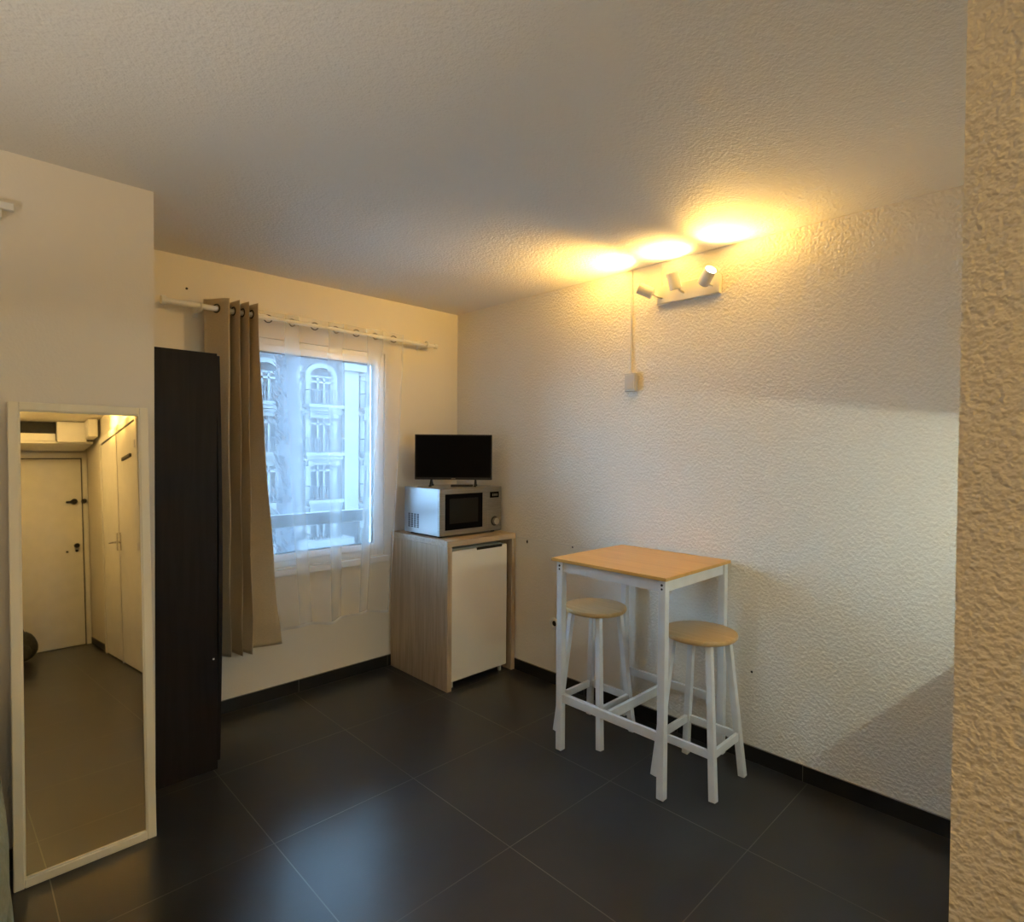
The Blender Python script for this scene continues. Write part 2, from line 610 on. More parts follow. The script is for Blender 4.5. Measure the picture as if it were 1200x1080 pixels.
def closet_door(name, y0, y1, hy, label):
    d = struct(box(PX - 0.022, PX - 0.002, y0 + 0.004, y1 - 0.004, 0.012, 2.185).build(name, M['white_paint'], bevel=0.003), label)
    mb = MB()
    mb.box(PX - 0.016, PX - 0.0005, y0 - 0.004, y1 + 0.004, 0.002, 2.196)
    mb.build('door_gap', M['dark'], d)
    mb = MB()
    mb.bar((PX - 0.026, hy, 1.06), (PX - 0.026, hy, 1.23), 0.036, 0.008)
    mb.cyl((PX - 0.022, hy, 1.14), (PX - 0.07, hy, 1.14), 0.009)
    s = -1 if hy > (y0 + y1) / 2 else 1
    mb.bar((PX - 0.068, hy, 1.14), (PX - 0.068, hy + s * 0.12, 1.137), 0.018, 0.012)
    mb.build('door_handle', M['chrome'], d, bevel=0.002)
    return d


d2 = closet_door('door_2', -2.245, -1.455, -1.53, 'cream hall closet door nearer the entrance, in the mirror')
d3 = closet_door('door_3', -1.445, -0.665, -1.39, 'cream hall closet door nearer the room, in the mirror')
for dd, yy in ((d2, -2.245), (d3, -0.665)):
    for zz in (0.2, 1.08, 1.98):
        MB().cyl((PX - 0.026, yy, zz - 0.035), (PX - 0.026, yy, zz + 0.035), 0.009).build('hinge', M['white_metal'], dd, smooth=True)
mb = MB()
mb.bar((PX - 0.03, -1.17, 1.905), (PX - 0.03, -0.83, 1.905), 0.018, 0.03)
mb.build('latch_bar', M['dark_metal'], d3, bevel=0.002)
mb = MB()
for y in (-2.31, -0.655):
    mb.box(PX - 0.028, PX - 0.0005, y, y + 0.06, 0, 2.265)
mb.box(PX - 0.028, PX - 0.0005, -2.25, -0.655, 2.20, 2.265)
mb.box(PX - 0.028, PX - 0.0005, -1.4535, -1.4465, 0.0, 2.20)
struct(mb.build('trim_2', M['white_paint'], bevel=0.003), 'frame of the hall closet doors')

# overhead store above the entrance
oc = thing('overhead_cupboard', 'white high-level storage cupboard above the entrance door, with a dark open bay, in the mirror', 'cupboard', (0.72, -2.95, 2.26))
local(box(0.262, 1.165, -3.245, -2.62, 2.262, 2.285).build('bottom_panel', M['white_paint']), oc)
local(box(0.262, 0.835, -2.64, -2.605, 2.285, 2.365).build('rail', M['white_paint'], bevel=0.002), oc)
local(box(0.262, 0.84, -2.66, -2.64, 2.365, 2.4985).build('dark_recess', M['dark']), oc)
local(box(0.845, 1.10, -2.63, -2.56, 2.27, 2.490).build('door', M['white_paint'], bevel=0.003), oc)
local(box(1.10, 1.165, -2.66, -2.62, 2.285, 2.498).build('dark_slot', M['dark_metal']), oc)
local(box(1.085, 1.169, -2.62, -2.33, 2.30, 2.490).build('side_box', M['white_paint'], bevel=0.003), oc)

# bag near the entrance
def blob(cx, cy, cz, rx, ry, rz, e=2.6, n=20, k=12, wob=0.0, seed=0):
    rnd = random.Random(seed)
    ph = [rnd.uniform(0, 6) for _ in range(4)]
    bm = bmesh.new()
    bmesh.ops.create_uvsphere(bm, u_segments=n, v_segments=k, radius=1)
    for v in bm.verts:
        x, y, z = v.co
        s = (abs(x) ** e + abs(y) ** e + abs(z) ** e) ** (-1 / e)
        q = 1 + wob * math.sin(3 * x + ph[0]) * math.sin(4 * y + ph[1]) + wob * math.sin(5 * z + ph[2])
        v.co = Vector((cx + rx * x * s * q, cy + ry * y * s * q, cz + rz * z * s * q))
    b = MB()
    b.bm.free()
    b.bm = bm
    return b


bagt = thing('backpack', 'dark fabric backpack slumped on the hall floor by the entrance door, in the mirror', 'bag', (0.48, -2.75, 0))
local(blob(0.50, -2.75, 0.155, 0.155, 0.13, 0.155, 2.6, wob=0.04, seed=3).build('bag_body', M['bag'], smooth=True), bagt)
local(blob(0.50, -2.61, 0.11, 0.10, 0.035, 0.085, 2.6, seed=5).build('front_pocket', M['bag'], smooth=True), bagt)
local(MB().tube([(0.45, -2.75, 0.30), (0.46, -2.75, 0.335), (0.50, -2.75, 0.35), (0.54, -2.75, 0.335), (0.55, -2.75, 0.30)], 0.008, 8).build('handle', M['bag'], smooth=True), bagt)

# ------------------------------------------------------------ wall spotlight bar over the table
def spot_bar(name, label, loc, heads, plate, energy, group='three-head spotlight bars', axis=None):
    """plate: box extents (local); heads: list of (joint, back, front) local points"""
    t = thing(name, label, 'light', loc, 0, group)
    b = MB().box(*plate)
    b.build('back_plate', M['lamp_metal'], t, bevel=0.004)
    for hi, (j, a, f) in enumerate(heads):
        a, f = Vector(a), Vector(f)
        d = (f - a).normalized()
        h = MB()
        # hollow can
        L = (f - a).length
        n = 28
        s = d.orthogonal().normalized()
        q = d.cross(s)
        prof = [(0.0005, 0), (0.026, 0), (0.030, 0.004), (0.030, L), (0.0275, L), (0.0275, L - 0.012), (0.0005, L - 0.012)]
        rings = [[h.bm.verts.new(a + d * z + (s * math.cos(2 * PI * k / n) + q * math.sin(2 * PI * k / n)) * r) for k in range(n)] for r, z in prof]
        for r0, r1 in zip(rings, rings[1:]):
            for k in range(n):
                h.bm.faces.new((r0[k], r0[(k + 1) % n], r1[(k + 1) % n], r1[k]))
        hd_ = h.build('lamp_head', M['lamp_metal'], t, smooth=True)
        MB().cyl(f - d * 0.0115, f - d * 0.009, 0.026).build('lamp_lens', M['led'], hd_)
        mid = a + d * 0.022
        MB().tube([j, (Vector(j) + mid) / 2 + Vector((0, 0, -0.004)), mid], 0.0055, 10).build('lamp_arm', M['lamp_metal'], hd_, smooth=True)
        li = bpy.data.lights.new('spot_light_source', 'SPOT')
        li.energy = energy * (1.15, 0.95, 0.75)[hi]
        li.color = WARM
        li.spot_size = R(130)
        li.spot_blend = 1.0
        li.shadow_soft_size = 0.02
        lo = bpy.data.objects.new('spot_light_source', li)
        C.objects.link(lo)
        lo.parent = t
        lo.location = f + d * 0.003
        lo.rotation_euler = d.to_track_quat('-Z', 'Y').to_euler()
    return t


oz = 2.27
loc = (RX, 1.51, 2.32)


def rel(p):
    return (p[0] - loc[0], p[1] - loc[1], p[2] - loc[2])


heads = [
    (rel((2.735, 1.655, 2.300)), rel((2.690, 1.690, 2.322)), rel((2.650, 1.752, 2.357))),
    (rel((2.735, 1.530, 2.305)), rel((2.690, 1.553, 2.318)), rel((2.662, 1.560, 2.398))),
    (rel((2.735, 1.375, 2.310)), rel((2.690, 1.405, 2.318)), rel((2.655, 1.345, 2.368))),
]
spot_bar('spotlight_bar', 'white three-head spotlight bar on the wall above the bar table, lit', loc, heads,
         (-0.03, -0.0005, -0.172, 0.185, -0.05, 0.045), SPOT_W, 'three-head spotlight bars')

# second bar, on the ceiling in front of the closet doors (its scallops show in the mirror)
hh = []
for yy in (-1.6, -1.15, -0.7):
    hh.append(((0, yy + 1.1, -0.03), (0.03, yy + 1.1, -0.05), (0.10, yy + 1.1, -0.065)))
sb2 = spot_bar('spotlight_bar', 'ceiling spotlight bar in the hall washing the closet doors', (0.95, -1.1, H), hh,
               (-0.03, 0.03, -0.55, 0.45, -0.03, -0.0005), HALL_W)

# added uplighter, no such lamp is seen: fills in light on the ceiling
cl = thing('fill_uplighter', 'added fill uplighter on a white stand, brightening the ceiling, to the left outside the view', 'floor lamp', (-0.75, 1.05, 0))
MB().lathe([(0.13, 0), (0.13, 0.015), (0.02, 0.03)], (0, 0, 0)).build('base', M['lamp_metal'], cl, smooth=True)
MB().cyl((0, 0, 0.02), (0, 0, 1.17), 0.012).build('pole', M['lamp_metal'], cl, smooth=True)
bw = MB()
n = 36
prof = [(0.012, 1.15), (0.06, 1.165), (0.12, 1.21), (0.15, 1.27), (0.146, 1.27), (0.116, 1.215), (0.055, 1.172), (0.010, 1.165)]
rings = [[bw.bm.verts.new((r * math.cos(2 * PI * k / n), r * math.sin(2 * PI * k / n), z)) for k in range(n)] for r, z in prof]
for r0, r1 in zip(rings, rings[1:]):
    for k in range(n):
        bw.bm.faces.new((r0[k], r0[(k + 1) % n], r1[(k + 1) % n], r1[k]))
bw.build('lamp_shade', M['lamp_metal'], cl, smooth=True)
MB().lathe([(0.02, 1.172), (0.03, 1.19), (0.025, 1.215), (0.005, 1.225)], (0, 0, 0)).build('bulb', M['led'], cl, smooth=True)
li = bpy.data.lights.new('fill_uplighter_source', 'SPOT')
li.energy = FILL_W
li.color = (1.0, 0.93, 0.80)
li.shadow_soft_size = 0.06
li.spot_size = R(140)
li.spot_blend = 0.5
lo = bpy.data.objects.new('fill_uplighter_source', li)
C.objects.link(lo)
lo.parent = cl
lo.location = (0, 0, 1.29)
lo.rotation_euler = (PI, 0, 0)

# added fill lamps, both out of view: one on the hall ceiling, one globe
hl = thing('hall_fill_lamp', 'added fill lamp shaped as a round opal fitting on the hall ceiling, behind the camera', 'light', (0.37, -1.75, H))
MB().lathe([(0.14, -0.0005), (0.14, -0.02), (0.13, -0.025)], (0, 0, 0)).build('lamp_base', M['lamp_metal'], hl, smooth=True)
MB().lathe([(0.12, -0.025), (0.125, -0.05), (0.10, -0.085), (0.05, -0.10), (0.002, -0.105)], (0, 0, 0)).build(
    'lamp_shade', mat('opal_hall', (0.9, 0.85, 0.75), 0.4, emit=(1.0, 0.70, 0.27), es=42.0), hl, smooth=True)
gl_ = thing('fill_globe', 'added warm fill globe on a slim stand, unseen, behind the camera', 'floor lamp', (-0.6, -0.65, 0))
MB().lathe([(0.11, 0), (0.11, 0.012), (0.015, 0.022)], (0, 0, 0)).build('base', M['lamp_metal'], gl_, smooth=True)
MB().cyl((0, 0, 0.018), (0, 0, 0.89), 0.009).build('pole', M['lamp_metal'], gl_, smooth=True)
MB().lathe([(0.12 * math.sin(PI * i / 16) + 0.0005, 1.0 - 0.12 * math.cos(PI * i / 16)) for i in range(17)], (0, 0, 0)).build(
    'lamp_globe', mat('opal_globe', (0.9, 0.85, 0.75), 0.4, emit=(1.0, 0.53, 0.10), es=8.0), gl_, smooth=True)

# cable trunking and wall outlet box left of the bar
tk = tag(box(RX - 0.010, RX - 0.0002, 1.861, 1.867, 1.924, 2.4995).build('cable_trunking', M['outlet'], bevel=0.001),
         'thin white cable trunking running from the ceiling down to the wall switch box', 'cable cover')
tk2 = tag(box(RX - 0.006, RX - 0.0002, 1.675, 1.683, 2.366, 2.4995).build('cable_trunking', M['wall_smooth'], bevel=0.001),
          'short thin cable trunking from the ceiling to the spotlight bar', 'cable cover')
sw = thing('switch_box', 'small surface-mounted white switch box on the rough wall at the end of the trunking', 'switch', (RX, 1.858, 1.87))
MB().box(-0.026, -0.0005, -0.036, 0.036, -0.052, 0.052).build('box_body', M['outlet'], sw, bevel=0.004)
MB().box(-0.030, -0.026, -0.028, 0.028, -0.042, 0.042).build('rocker', M['outlet'], sw, bevel=0.002)

# low socket on the right wall
so = thing('wall_socket', 'round white wall socket low on the wall between the fridge cabinet and the bar table', 'socket', (RX, 2.422, 0.385))
o = MB().lathe([(0.038, 0), (0.038, 0.008), (0.034, 0.012), (0.022, 0.012), (0.018, 0.003)], (0, 0, 0)).build('socket_plate', M['white_metal'], so, smooth=True)
o.rotation_euler = (0, -PI / 2, 0)
o = MB().lathe([(0.0165, 0.0035), (0.0165, 0.0045)], (0, 0, 0)).build('socket_well', M['dark_fill'], so)
o.rotation_euler = (0, -PI / 2, 0)

# ------------------------------------------------------------ curtain rod, curtain, voile
RY, RZ = 3.32, 2.228
rod = thing('curtain_rod', 'white curtain rod on two brackets above the window', 'curtain rod', (1.6, RY, RZ))
local(MB().cyl((0.79, RY, RZ), (1.30, RY, RZ - 0.004), 0.0145).cyl((1.29, RY, RZ - 0.004), (2.47, RY, RZ - 0.012), 0.0115).build('pole', M['white_metal'], smooth=True), rod)
local(MB().cyl((0.772, RY, RZ), (0.792, RY, RZ), 0.024).build('finial', M['white_metal'], smooth=True), rod)
local(MB().cyl((2.468, RY, RZ - 0.012), (2.49, RY, RZ - 0.012), 0.016).build('finial', M['white_metal'], smooth=True), rod)
for bx in (0.955, 2.40):
    b = MB()
    b.box(bx - 0.014, bx + 0.014, DY - 0.006, DY - 0.0005, RZ - 0.045, RZ + 0.03)
    b.bar((bx, DY - 0.006, RZ - 0.02), (bx, RY, RZ - 0.02), 0.014, 0.012)
    b.ring((bx, RY, RZ - 0.006), (1, 0, 0), 0.019, 0.004)
    local(b.build('bracket', M['white_metal'], bevel=0.001), rod)
# bare screw next to the bracket
local(MB().cyl((0.915, DY - 0.004, 2.33), (0.915, DY, 2.33), 0.006).build('screw', M['dark_metal']), rod)

CZ0, CZ1 = 0.345, 2.280
NP = 7                     # panels between the eyelet folds
TOPX = [0, .38, .50, .60, .70, .80, .90, 1.0]
BOTX = [0, .13, .22, .31, .38, .47, .54, 1.0]


def table(t, u):
    k = min(int(u * NP), NP - 1)
    f = u * NP - k
    f = f * f * (3 - 2 * f) * 0.5 + f * 0.5
    return t[k] + (t[k + 1] - t[k]) * f


def curtain_fn(u, v):
    k = 1 - v
    kk = k ** 1.3
    xt = 0.985 + 0.239 * table(TOPX, u)
    xb = 1.045 + 0.330 * table(BOTX, u)
    last = max(0.0, min(1.0, (u * NP - 5.6) / 1.0))
    amp = 0.062 * (1 - 0.25 * k) * (1 - 0.45 * k * last)
    y = RY - 0.004 + amp * math.cos(PI * NP * u)
    x = xt * (1 - kk) + xb * kk + 0.006 * math.sin(5 * v * PI + 9 * u) * k
    # soft dents and the crease of the hem fold
    y += 0.006 * math.sin(9 * v + 12 * u) * k + 0.012 * k * math.sin(7 * u + 1.2)
    y += 0.006 * math.exp(-((v - 0.30 - 0.02 * math.sin(14 * u)) / 0.010) ** 2)
    y -= 0.010 * last * math.exp(-((v - 0.16 + 0.10 * u) / 0.03) ** 2)
    z = CZ0 + (CZ1 - CZ0) * v + 0.03 * k * k * (math.sin(2.2 * u + 0.9) - 0.7 + 1.1 * max(0, u - 0.72) / 0.28)
    return Vector((x, min(y, DY - 0.012), z))


cur = thing('curtain', 'taupe eyelet curtain bunched at the left end of the rod', 'curtain', (1.15, RY, CZ0))
cb = local(MB().grid(curtain_fn, 150, 90).build('fabric', M['curtain'], smooth=True, normals=False), cur)
sm = cb.modifiers.new('solid', 'SOLIDIFY')
sm.thickness = 0.0025
for k in range(NP):
    u = (k + 0.5) / NP
    p = curtain_fn(u, (RZ - CZ0) / (CZ1 - CZ0))
    q = curtain_fn(u + 0.004, (RZ - CZ0) / (CZ1 - CZ0)) - p
    nn = Vector((-q.y, q.x, 0)).normalized()
    local(MB().ring((p.x, p.y, RZ), nn, 0.021, 0.004, 20, 8).build('eyelet', M['dark_metal'], smooth=True), cur)

SZ0, SZ1 = 0.415, 2.262
NS = 3.5


def sheer_fn(u, v):
    k = 1 - v
    x = 1.236 + (2.205 - 1.236) * u
    # right edge draws in towards the hem
    pull = max(0.0, u - 0.35) / 0.65
    x -= 0.115 * pull * k ** 1.3
    x += 0.15 * (1 - u) ** 2 * k ** 1.3
    ph = 2 * PI * NS * u
    y = RY + 0.004 + (0.013 + 0.007 * k) * math.cos(ph + 0.4 * k) + 0.006 * math.sin(23 * u + 2 * v) * k
    y += 0.012 * math.exp(-((u - 0.83) / 0.02) ** 2) * k
    y += 0.004 * math.sin(60 * v) * math.exp(-((u - 0.6) / 0.1) ** 2) * math.exp(-((v - 0.18) / 0.07) ** 2)
    y += 0.004 * math.sin(34 * v + 6 * u) * math.exp(-((v - 0.86) / 0.1) ** 2)
    z = SZ0 + (SZ1 - SZ0) * v + 0.010 * k * math.sin(11 * u)
    z += 0.015 * math.cos(ph) * (1 if v > 0.99 else 0) * 0.3
    return Vector((x, y, z))


sh = thing('voile_curtain', 'white sheer voile hanging across the window', 'curtain', (1.7, RY, SZ0))
local(MB().grid(sheer_fn, 160, 90).build('fabric', M['voile'], smooth=True, normals=False), sh)
# doubled hems
m2 = bpy.data.materials['white_voile'].copy()
m2.name = 'white_voile_hem'
for n in m2.node_tree.nodes:
    if n.type == 'MAP_RANGE':
        n.inputs['To Min'].default_value = 0.72
        n.inputs['To Max'].default_value = 0.95
off = Vector((0, -0.0015, 0))
local(MB().grid(lambda u, v: sheer_fn(u, v * 0.009) + off, 160, 2).build('hem', m2, smooth=True, normals=False), sh)
local(MB().grid(lambda u, v: sheer_fn(0.991 + 0.009 * u, v) + off, 2, 90).build('side_hem', m2, smooth=True, normals=False), sh)
for k in range(7):
    u = (k + 0.5) / 7.0
    vv = (RZ - 0.008 - SZ0) / (SZ1 - SZ0)
    p = sheer_fn(u, vv)
    q = sheer_fn(u + 0.004, vv) - p
    nn = Vector((-q.y, q.x, 0)).normalized()
    local(MB().ring((p.x, p.y, RZ - 0.008), nn, 0.021, 0.003, 20, 8).build('eyelet', M['dark_metal'], smooth=True), sh)

# ------------------------------------------------------------ wardrobe
wd = thing('wardrobe', 'tall black-brown wardrobe between the mirror wall and the curtain', 'wardrobe', (0.75, 3.1, 0))
WY0, WY1, WZ = 2.84, 3.235, 1.915
local(box(0.602, 0.885, WY0, WY0 + 0.018, 0.0, WZ).build('side_panel', M['black_wood'], bevel=0.001), wd)
local(box(0.602, 0.885, WY1 - 0.018, WY1, 0.0, WZ).build('side_panel', M['black_wood'], bevel=0.001), wd)
local(box(0.602, 0.885, WY0 + 0.018, WY1 - 0.018, WZ - 0.018, WZ).build('top_panel', M['black_wood'], bevel=0.001), wd)
local(box(0.602, 0.610, WY0 + 0.018, WY1 - 0.018, 0.05, WZ - 0.018).build('back_panel', M['black_wood']), wd)
local(box(0.610, 0.880, WY0 + 0.018, WY1 - 0.018, 0.05, 0.068).build('bottom_panel', M['black_wood']), wd)
dmesh = MB().grid(lambda u, v: Vector((0.888 + 0.012 * math.sin(PI * v), WY0 + (WY1 - WY0) * u, 0.04 + (WZ - 0.05) * v)), 2, 12)
do = local(dmesh.build('door', M['black_wood'], normals=False), wd)
sm = do.modifiers.new('solid', 'SOLIDIFY')
sm.thickness = 0.016
sm.offset = 0.0
local(MB().cyl((0.868, WY0 - 0.002, 0.515), (0.868, WY0 + 0.001, 0.515), 0.004).build('screw_cap', M['white_metal']), wd)
local(MB().cyl((0.8985, WY0 + 0.05, 1.0), (0.92, WY0 + 0.05, 1.0), 0.009, 0.012).build('door_knob', M['dark_metal'], smooth=True), wd)

# ------------------------------------------------------------ leaning mirror
LEAN = R(4.0)
MX0, MX1, MH = 0.147, 0.562, 1.642
mi = thing('standing_mirror', 'tall cream framed mirror leaning against the wall beside the wardrobe', 'mirror', ((MX0 + MX1) / 2, 2.5, 0.0))
mi.rotation_euler = (-LEAN, 0, 0)
hw = (MX1 - MX0) / 2
f = MB()
fwid = 0.029
T = 0.018
f.box(-hw, -hw + fwid, 0, T, 0, MH)
f.box(hw - fwid, hw, 0, T, 0, MH)
f.box(-hw + fwid, hw - fwid, 0, T, 0, fwid)
f.box(-hw + fwid, hw - fwid, 0, T, MH - fwid, MH)
f.build('frame', M['mirror_frame'], mi, bevel=0.003)
lp = MB()
lp.box(-hw + fwid, -hw + fwid + 0.004, 0.004, 0.010, fwid, MH - fwid)
lp.box(hw - fwid - 0.004, hw - fwid, 0.004, 0.010, fwid, MH - fwid)
lp.box(-hw + fwid + 0.004, hw - fwid - 0.004, 0.004, 0.010, fwid, fwid + 0.004)
lp.box(-hw + fwid + 0.004, hw - fwid - 0.004, 0.004, 0.010, MH - fwid - 0.004, MH - fwid)
lp.build('inner_lip', M['mirror_frame'], mi)
MB().box(-hw + fwid, hw - fwid, 0.010, 0.014, fwid, MH - fwid).build('mirror_glass', M['mirror'], mi)
MB().box(-hw + 0.01, hw - 0.01, T, T + 0.004, 0.01, MH - 0.01).build('backing', M['black_wood'], mi)

# ------------------------------------------------------------ fridge cabinet
CX0, CX1, CY0, CY1, CT = 2.172, 2.752, 2.775, 3.402, 0.925
cab = thing('fridge_cabinet', 'pale oak open-fronted cabinet in the corner housing the small fridge', 'cabinet', ((CX0 + CX1) / 2, (CY0 + CY1) / 2, 0))
local(box(CX0, CX0 + 0.034, CY0, CY1, 0, CT - 0.036).build('side_panel', M['oak'], bevel=0.0015), cab)
local(box(CX1 - 0.034, CX1, CY0, CY1, 0, CT - 0.036).build('side_panel', M['oak'], bevel=0.0015), cab)
local(box(CX0, CX1, CY0, CY1, CT - 0.0355, CT).build('worktop', M['oak_top'], bevel=0.0015), cab)
local(box(CX0 + 0.034, CX1 - 0.034, CY1 - 0.01, CY1, 0.05, CT - 0.036).build('back_panel', M['oak']), cab)

fr_ = thing('mini_fridge', 'small white under-counter fridge inside the oak cabinet', 'fridge', (2.46, 3.0, 0))
FX0, FX1 = 2.216, 2.690
local(box(FX0 + 0.004, FX1 - 0.002, 2.845, 3.33, 0.03, 0.86).build('fridge_body', M['fridge'], bevel=0.004), fr_)
local(box(FX0, FX1, 2.792, 2.838, 0.045, 0.858).build('door', M['fridge'], bevel=0.006, seg=3), fr_)
local(box(FX0 + 0.006, FX1 - 0.006, 2.838, 2.8455, 0.05, 0.85).build('door_seal', M['dark_fill']), fr_)
local(box(FX0 + 0.03, FX1 - 0.03, 2.850, 2.87, 0.005, 0.03).build('plinth', M['black_plastic']), fr_)
local(box(2.42, 2.64, 2.789, 2.797, 0.845, 0.8605).build('handle_recess', M['dark_fill'], bevel=0.001), fr_)
for xx in (FX0 + 0.03, FX1 - 0.03):
    local(MB().cyl((xx, 2.83, 0.0), (xx, 2.83, 0.046), 0.012).build('foot', M['outlet']), fr_)
    local(MB().cyl((xx, 3.28, 0.0), (xx, 3.28, 0.031), 0.012).build('foot', M['outlet']), fr_)

# ------------------------------------------------------------ microwave
mw = thing('microwave', 'silver microwave oven on the oak cabinet with vents in its side', 'microwave', (2.47, 3.1, CT))
AX0, AX1, AY0, AY1, AZ0, AZ1 = 2.205, 2.738, 2.90, 3.29, CT + 0.012, 1.237
local(box(AX0, AX1, AY0 + 0.022, AY1, AZ0, AZ1).build('housing', M['steel_side'], bevel=0.003), mw)
local(box(AX0 - 0.002, AX0 + 0.405, AY0, AY0 + 0.0215, AZ0, AZ1).build('door', M['steel'], bevel=0.003), mw)
local(box(AX0 + 0.407, AX1, AY0 + 0.002, AY0 + 0.0215, AZ0, AZ1).build('control_panel', M['steel'], bevel=0.003), mw)
local(box(AX0 + 0.042, AX0 + 0.355, AY0 - 0.003, AY0 + 0.001, AZ0 + 0.035, AZ1 - 0.035).build('door_window', M['black_gloss'], bevel=0.001), mw)
local(box(AX0 + 0.075, AX0 + 0.315, AY0 - 0.0036, AY0 - 0.0028, AZ0 + 0.075, AZ1 - 0.065).build('window_mesh', mat('window_mesh', (0.010, 0.010, 0.011), 0.4, spec=0.15)), mw)
local(box(AX0 + 0.425, AX0 + 0.505, AY0 - 0.001, AY0 + 0.003, AZ1 - 0.075, AZ1 - 0.035).build('display', M['black_gloss'], bevel=0.001), mw)
b = MB()
for i in range(3):
    b.box(AX0 + 0.445 + 0.018 * i, AX0 + 0.455 + 0.018 * i, AY0 - 0.0014, AY0 - 0.0009, AZ1 - 0.064, AZ1 - 0.048)
local(b.build('display_digits', M['steel']), mw)
for i in range(3):
    local(box(AX0 + 0.422, AX0 + 0.508, AY0 - 0.001, AY0 + 0.003, AZ1 - 0.115 - i * 0.032, AZ1 - 0.100 - i * 0.032).build('button', M['steel'], bevel=0.002), mw)
local(MB().cyl((AX0 + 0.468, AY0 + 0.003, AZ0 + 0.065), (AX0 + 0.468, AY0 - 0.022, AZ0 + 0.065), 0.027, 0.023).build('dial', M['chrome'], smooth=True), mw)
local(MB().ring((AX0 + 0.468, AY0 + 0.001, AZ0 + 0.065), (0, 1, 0), 0.030, 0.003).build('dial_ring', M['black_plastic'], smooth=True), mw)
b = MB()
for i in range(4):
    for j in range(9):
        y = AY1 - 0.045 - i * 0.033
        z = AZ0 + 0.035 + j * 0.0105
        b.box(AX0 - 0.0006, AX0 + 0.001, y - 0.022, y, z, z + 0.007)
local(b.build('vent_slots', M['dark']), mw)
for xx in (AX0 + 0.04, AX1 - 0.04):
    for yy in (AY0 + 0.05, AY1 - 0.04):
        local(MB().cyl((xx, yy, CT), (xx, yy, AZ0 + 0.001), 0.014).build('foot', M['black_plastic']), mw)

# ------------------------------------------------------------ television
tv = thing('television', 'small black flat-screen television standing on the microwave', 'television', (2.462, 3.088, AZ1), -R(44.35))
# local x = right of the picture, local y = away from the camera
TWD, TZ0, TZ1 = 0.262, 0.045, 0.352
MB().box(-TWD, TWD, -0.010, 0.022, TZ0, TZ1).build('casing', M['black_plastic'], tv, bevel=0.003)
MB().box(-TWD + 0.008, TWD - 0.008, -0.0108, -0.0095, TZ0 + 0.016, TZ1 - 0.008).build('screen', M['black_gloss'], tv)
MB().box(-0.2, 0.2, 0.022, 0.05, TZ0 + 0.02, TZ0 + 0.2).build('back_housing', M['black_plastic'], tv, bevel=0.008)
MB().box(-0.014, 0.014, -0.0112, -0.0098, TZ0 + 0.005, TZ0 + 0.010).build('badge', M['steel'], tv)
for s in (-1, 1):
    b = MB()
    b.bar((s * 0.150, 0.005, TZ0 + 0.004), (s * 0.150, -0.055, 0.006), 0.012, 0.010)
    b.bar((s * 0.150, 0.005, TZ0 + 0.004), (s * 0.150, 0.060, 0.006), 0.012, 0.010)
    b.box(s * 0.15 - 0.009, s * 0.15 + 0.009, -0.065, -0.045, 0.0, 0.010)
    b.box(s * 0.15 - 0.009, s * 0.15 + 0.009, 0.052, 0.072, 0.0, 0.010)
    b.build('foot', M['black_plastic'], tv, bevel=0.001)
rm = thing('remote_control', 'slim black remote control lying on the microwave under the television', 'remote control', (2.485, 3.025, AZ1), -R(38))
MB().box(-0.075, 0.075, -0.018, 0.018, 0.0, 0.014).build('case', M['black_plastic'], rm, bevel=0.004)
b = MB()
for i in range(8):
    for j in range(3):
        b.box(-0.06 + i * 0.015, -0.052 + i * 0.015, -0.011 + j * 0.008, -0.006 + j * 0.008, 0.0138, 0.0152)
b.build('keys', M['steel'], rm)

# ------------------------------------------------------------ bar table
TT = 0.955
tx0, tx1, ty0, ty1 = 2.135, 2.735, 1.262, 1.902
tb = thing('bar_table', 'tall white bar table with a golden beech top against the wall', 'table', ((tx0 + tx1) / 2, (ty0 + ty1) / 2, 0))
local(box(tx0, tx1, ty0, ty1, TT - 0.015, TT).build('tabletop', M['beech'], bevel=0.002), tb)
LW = 0.034
lx0, lx1 = tx0 + 0.028, tx1 - 0.028
ly0, ly1 = ty0 + 0.026, ty1 - 0.046
for x, y in ((lx0, ly0), (lx0, ly1), (lx1, ly0), (lx1, ly1)):
    lg = local(box(x - LW / 2, x + LW / 2, y - LW / 2, y + LW / 2, 0.006, TT - 0.016).build('leg', M['white_wood'], bevel=0.003), tb)
    MB().cyl((x, y, 0.0), (x, y, 0.008), 0.012).build('foot_pad', M['black_plastic'], lg)
for x in (lx0, lx1):
    local(box(x - 0.009, x + 0.009, ly0 + LW / 2, ly1 - LW / 2, TT - 0.066, TT - 0.0165).build('apron_rail', M['white_wood'], bevel=0.002), tb)
for y in (ly0, ly1):
    local(box(lx0 + LW / 2, lx1 - LW / 2, y - 0.009, y + 0.009, TT - 0.066, TT - 0.0165).build('apron_rail', M['white_wood'], bevel=0.002), tb)
for x in (lx0, lx1):
    local(box(x - 0.009, x + 0.009, ly0 + LW / 2, ly1 - LW / 2, 0.245, 0.285).build('stretcher', M['white_wood'], bevel=0.002), tb)
ym = (ly0 + ly1) / 2
local(box(lx0 + 0.009, lx1 - 0.009, ym - 0.009, ym + 0.009, 0.243, 0.287).build('cross_stretcher', M['white_wood'], bevel=0.002), tb)
for y in (ly0, ly1):
    local(MB().cyl((lx0 - LW / 2 - 0.0012, y, TT - 0.035), (lx0 - LW / 2 + 0.001, y, TT - 0.035), 0.0055).cyl(
        (lx0 - LW / 2 - 0.0012, y, TT - 0.052), (lx0 - LW / 2 + 0.001, y, TT - 0.052), 0.0045).build('bolt', M['dark_metal']), tb)


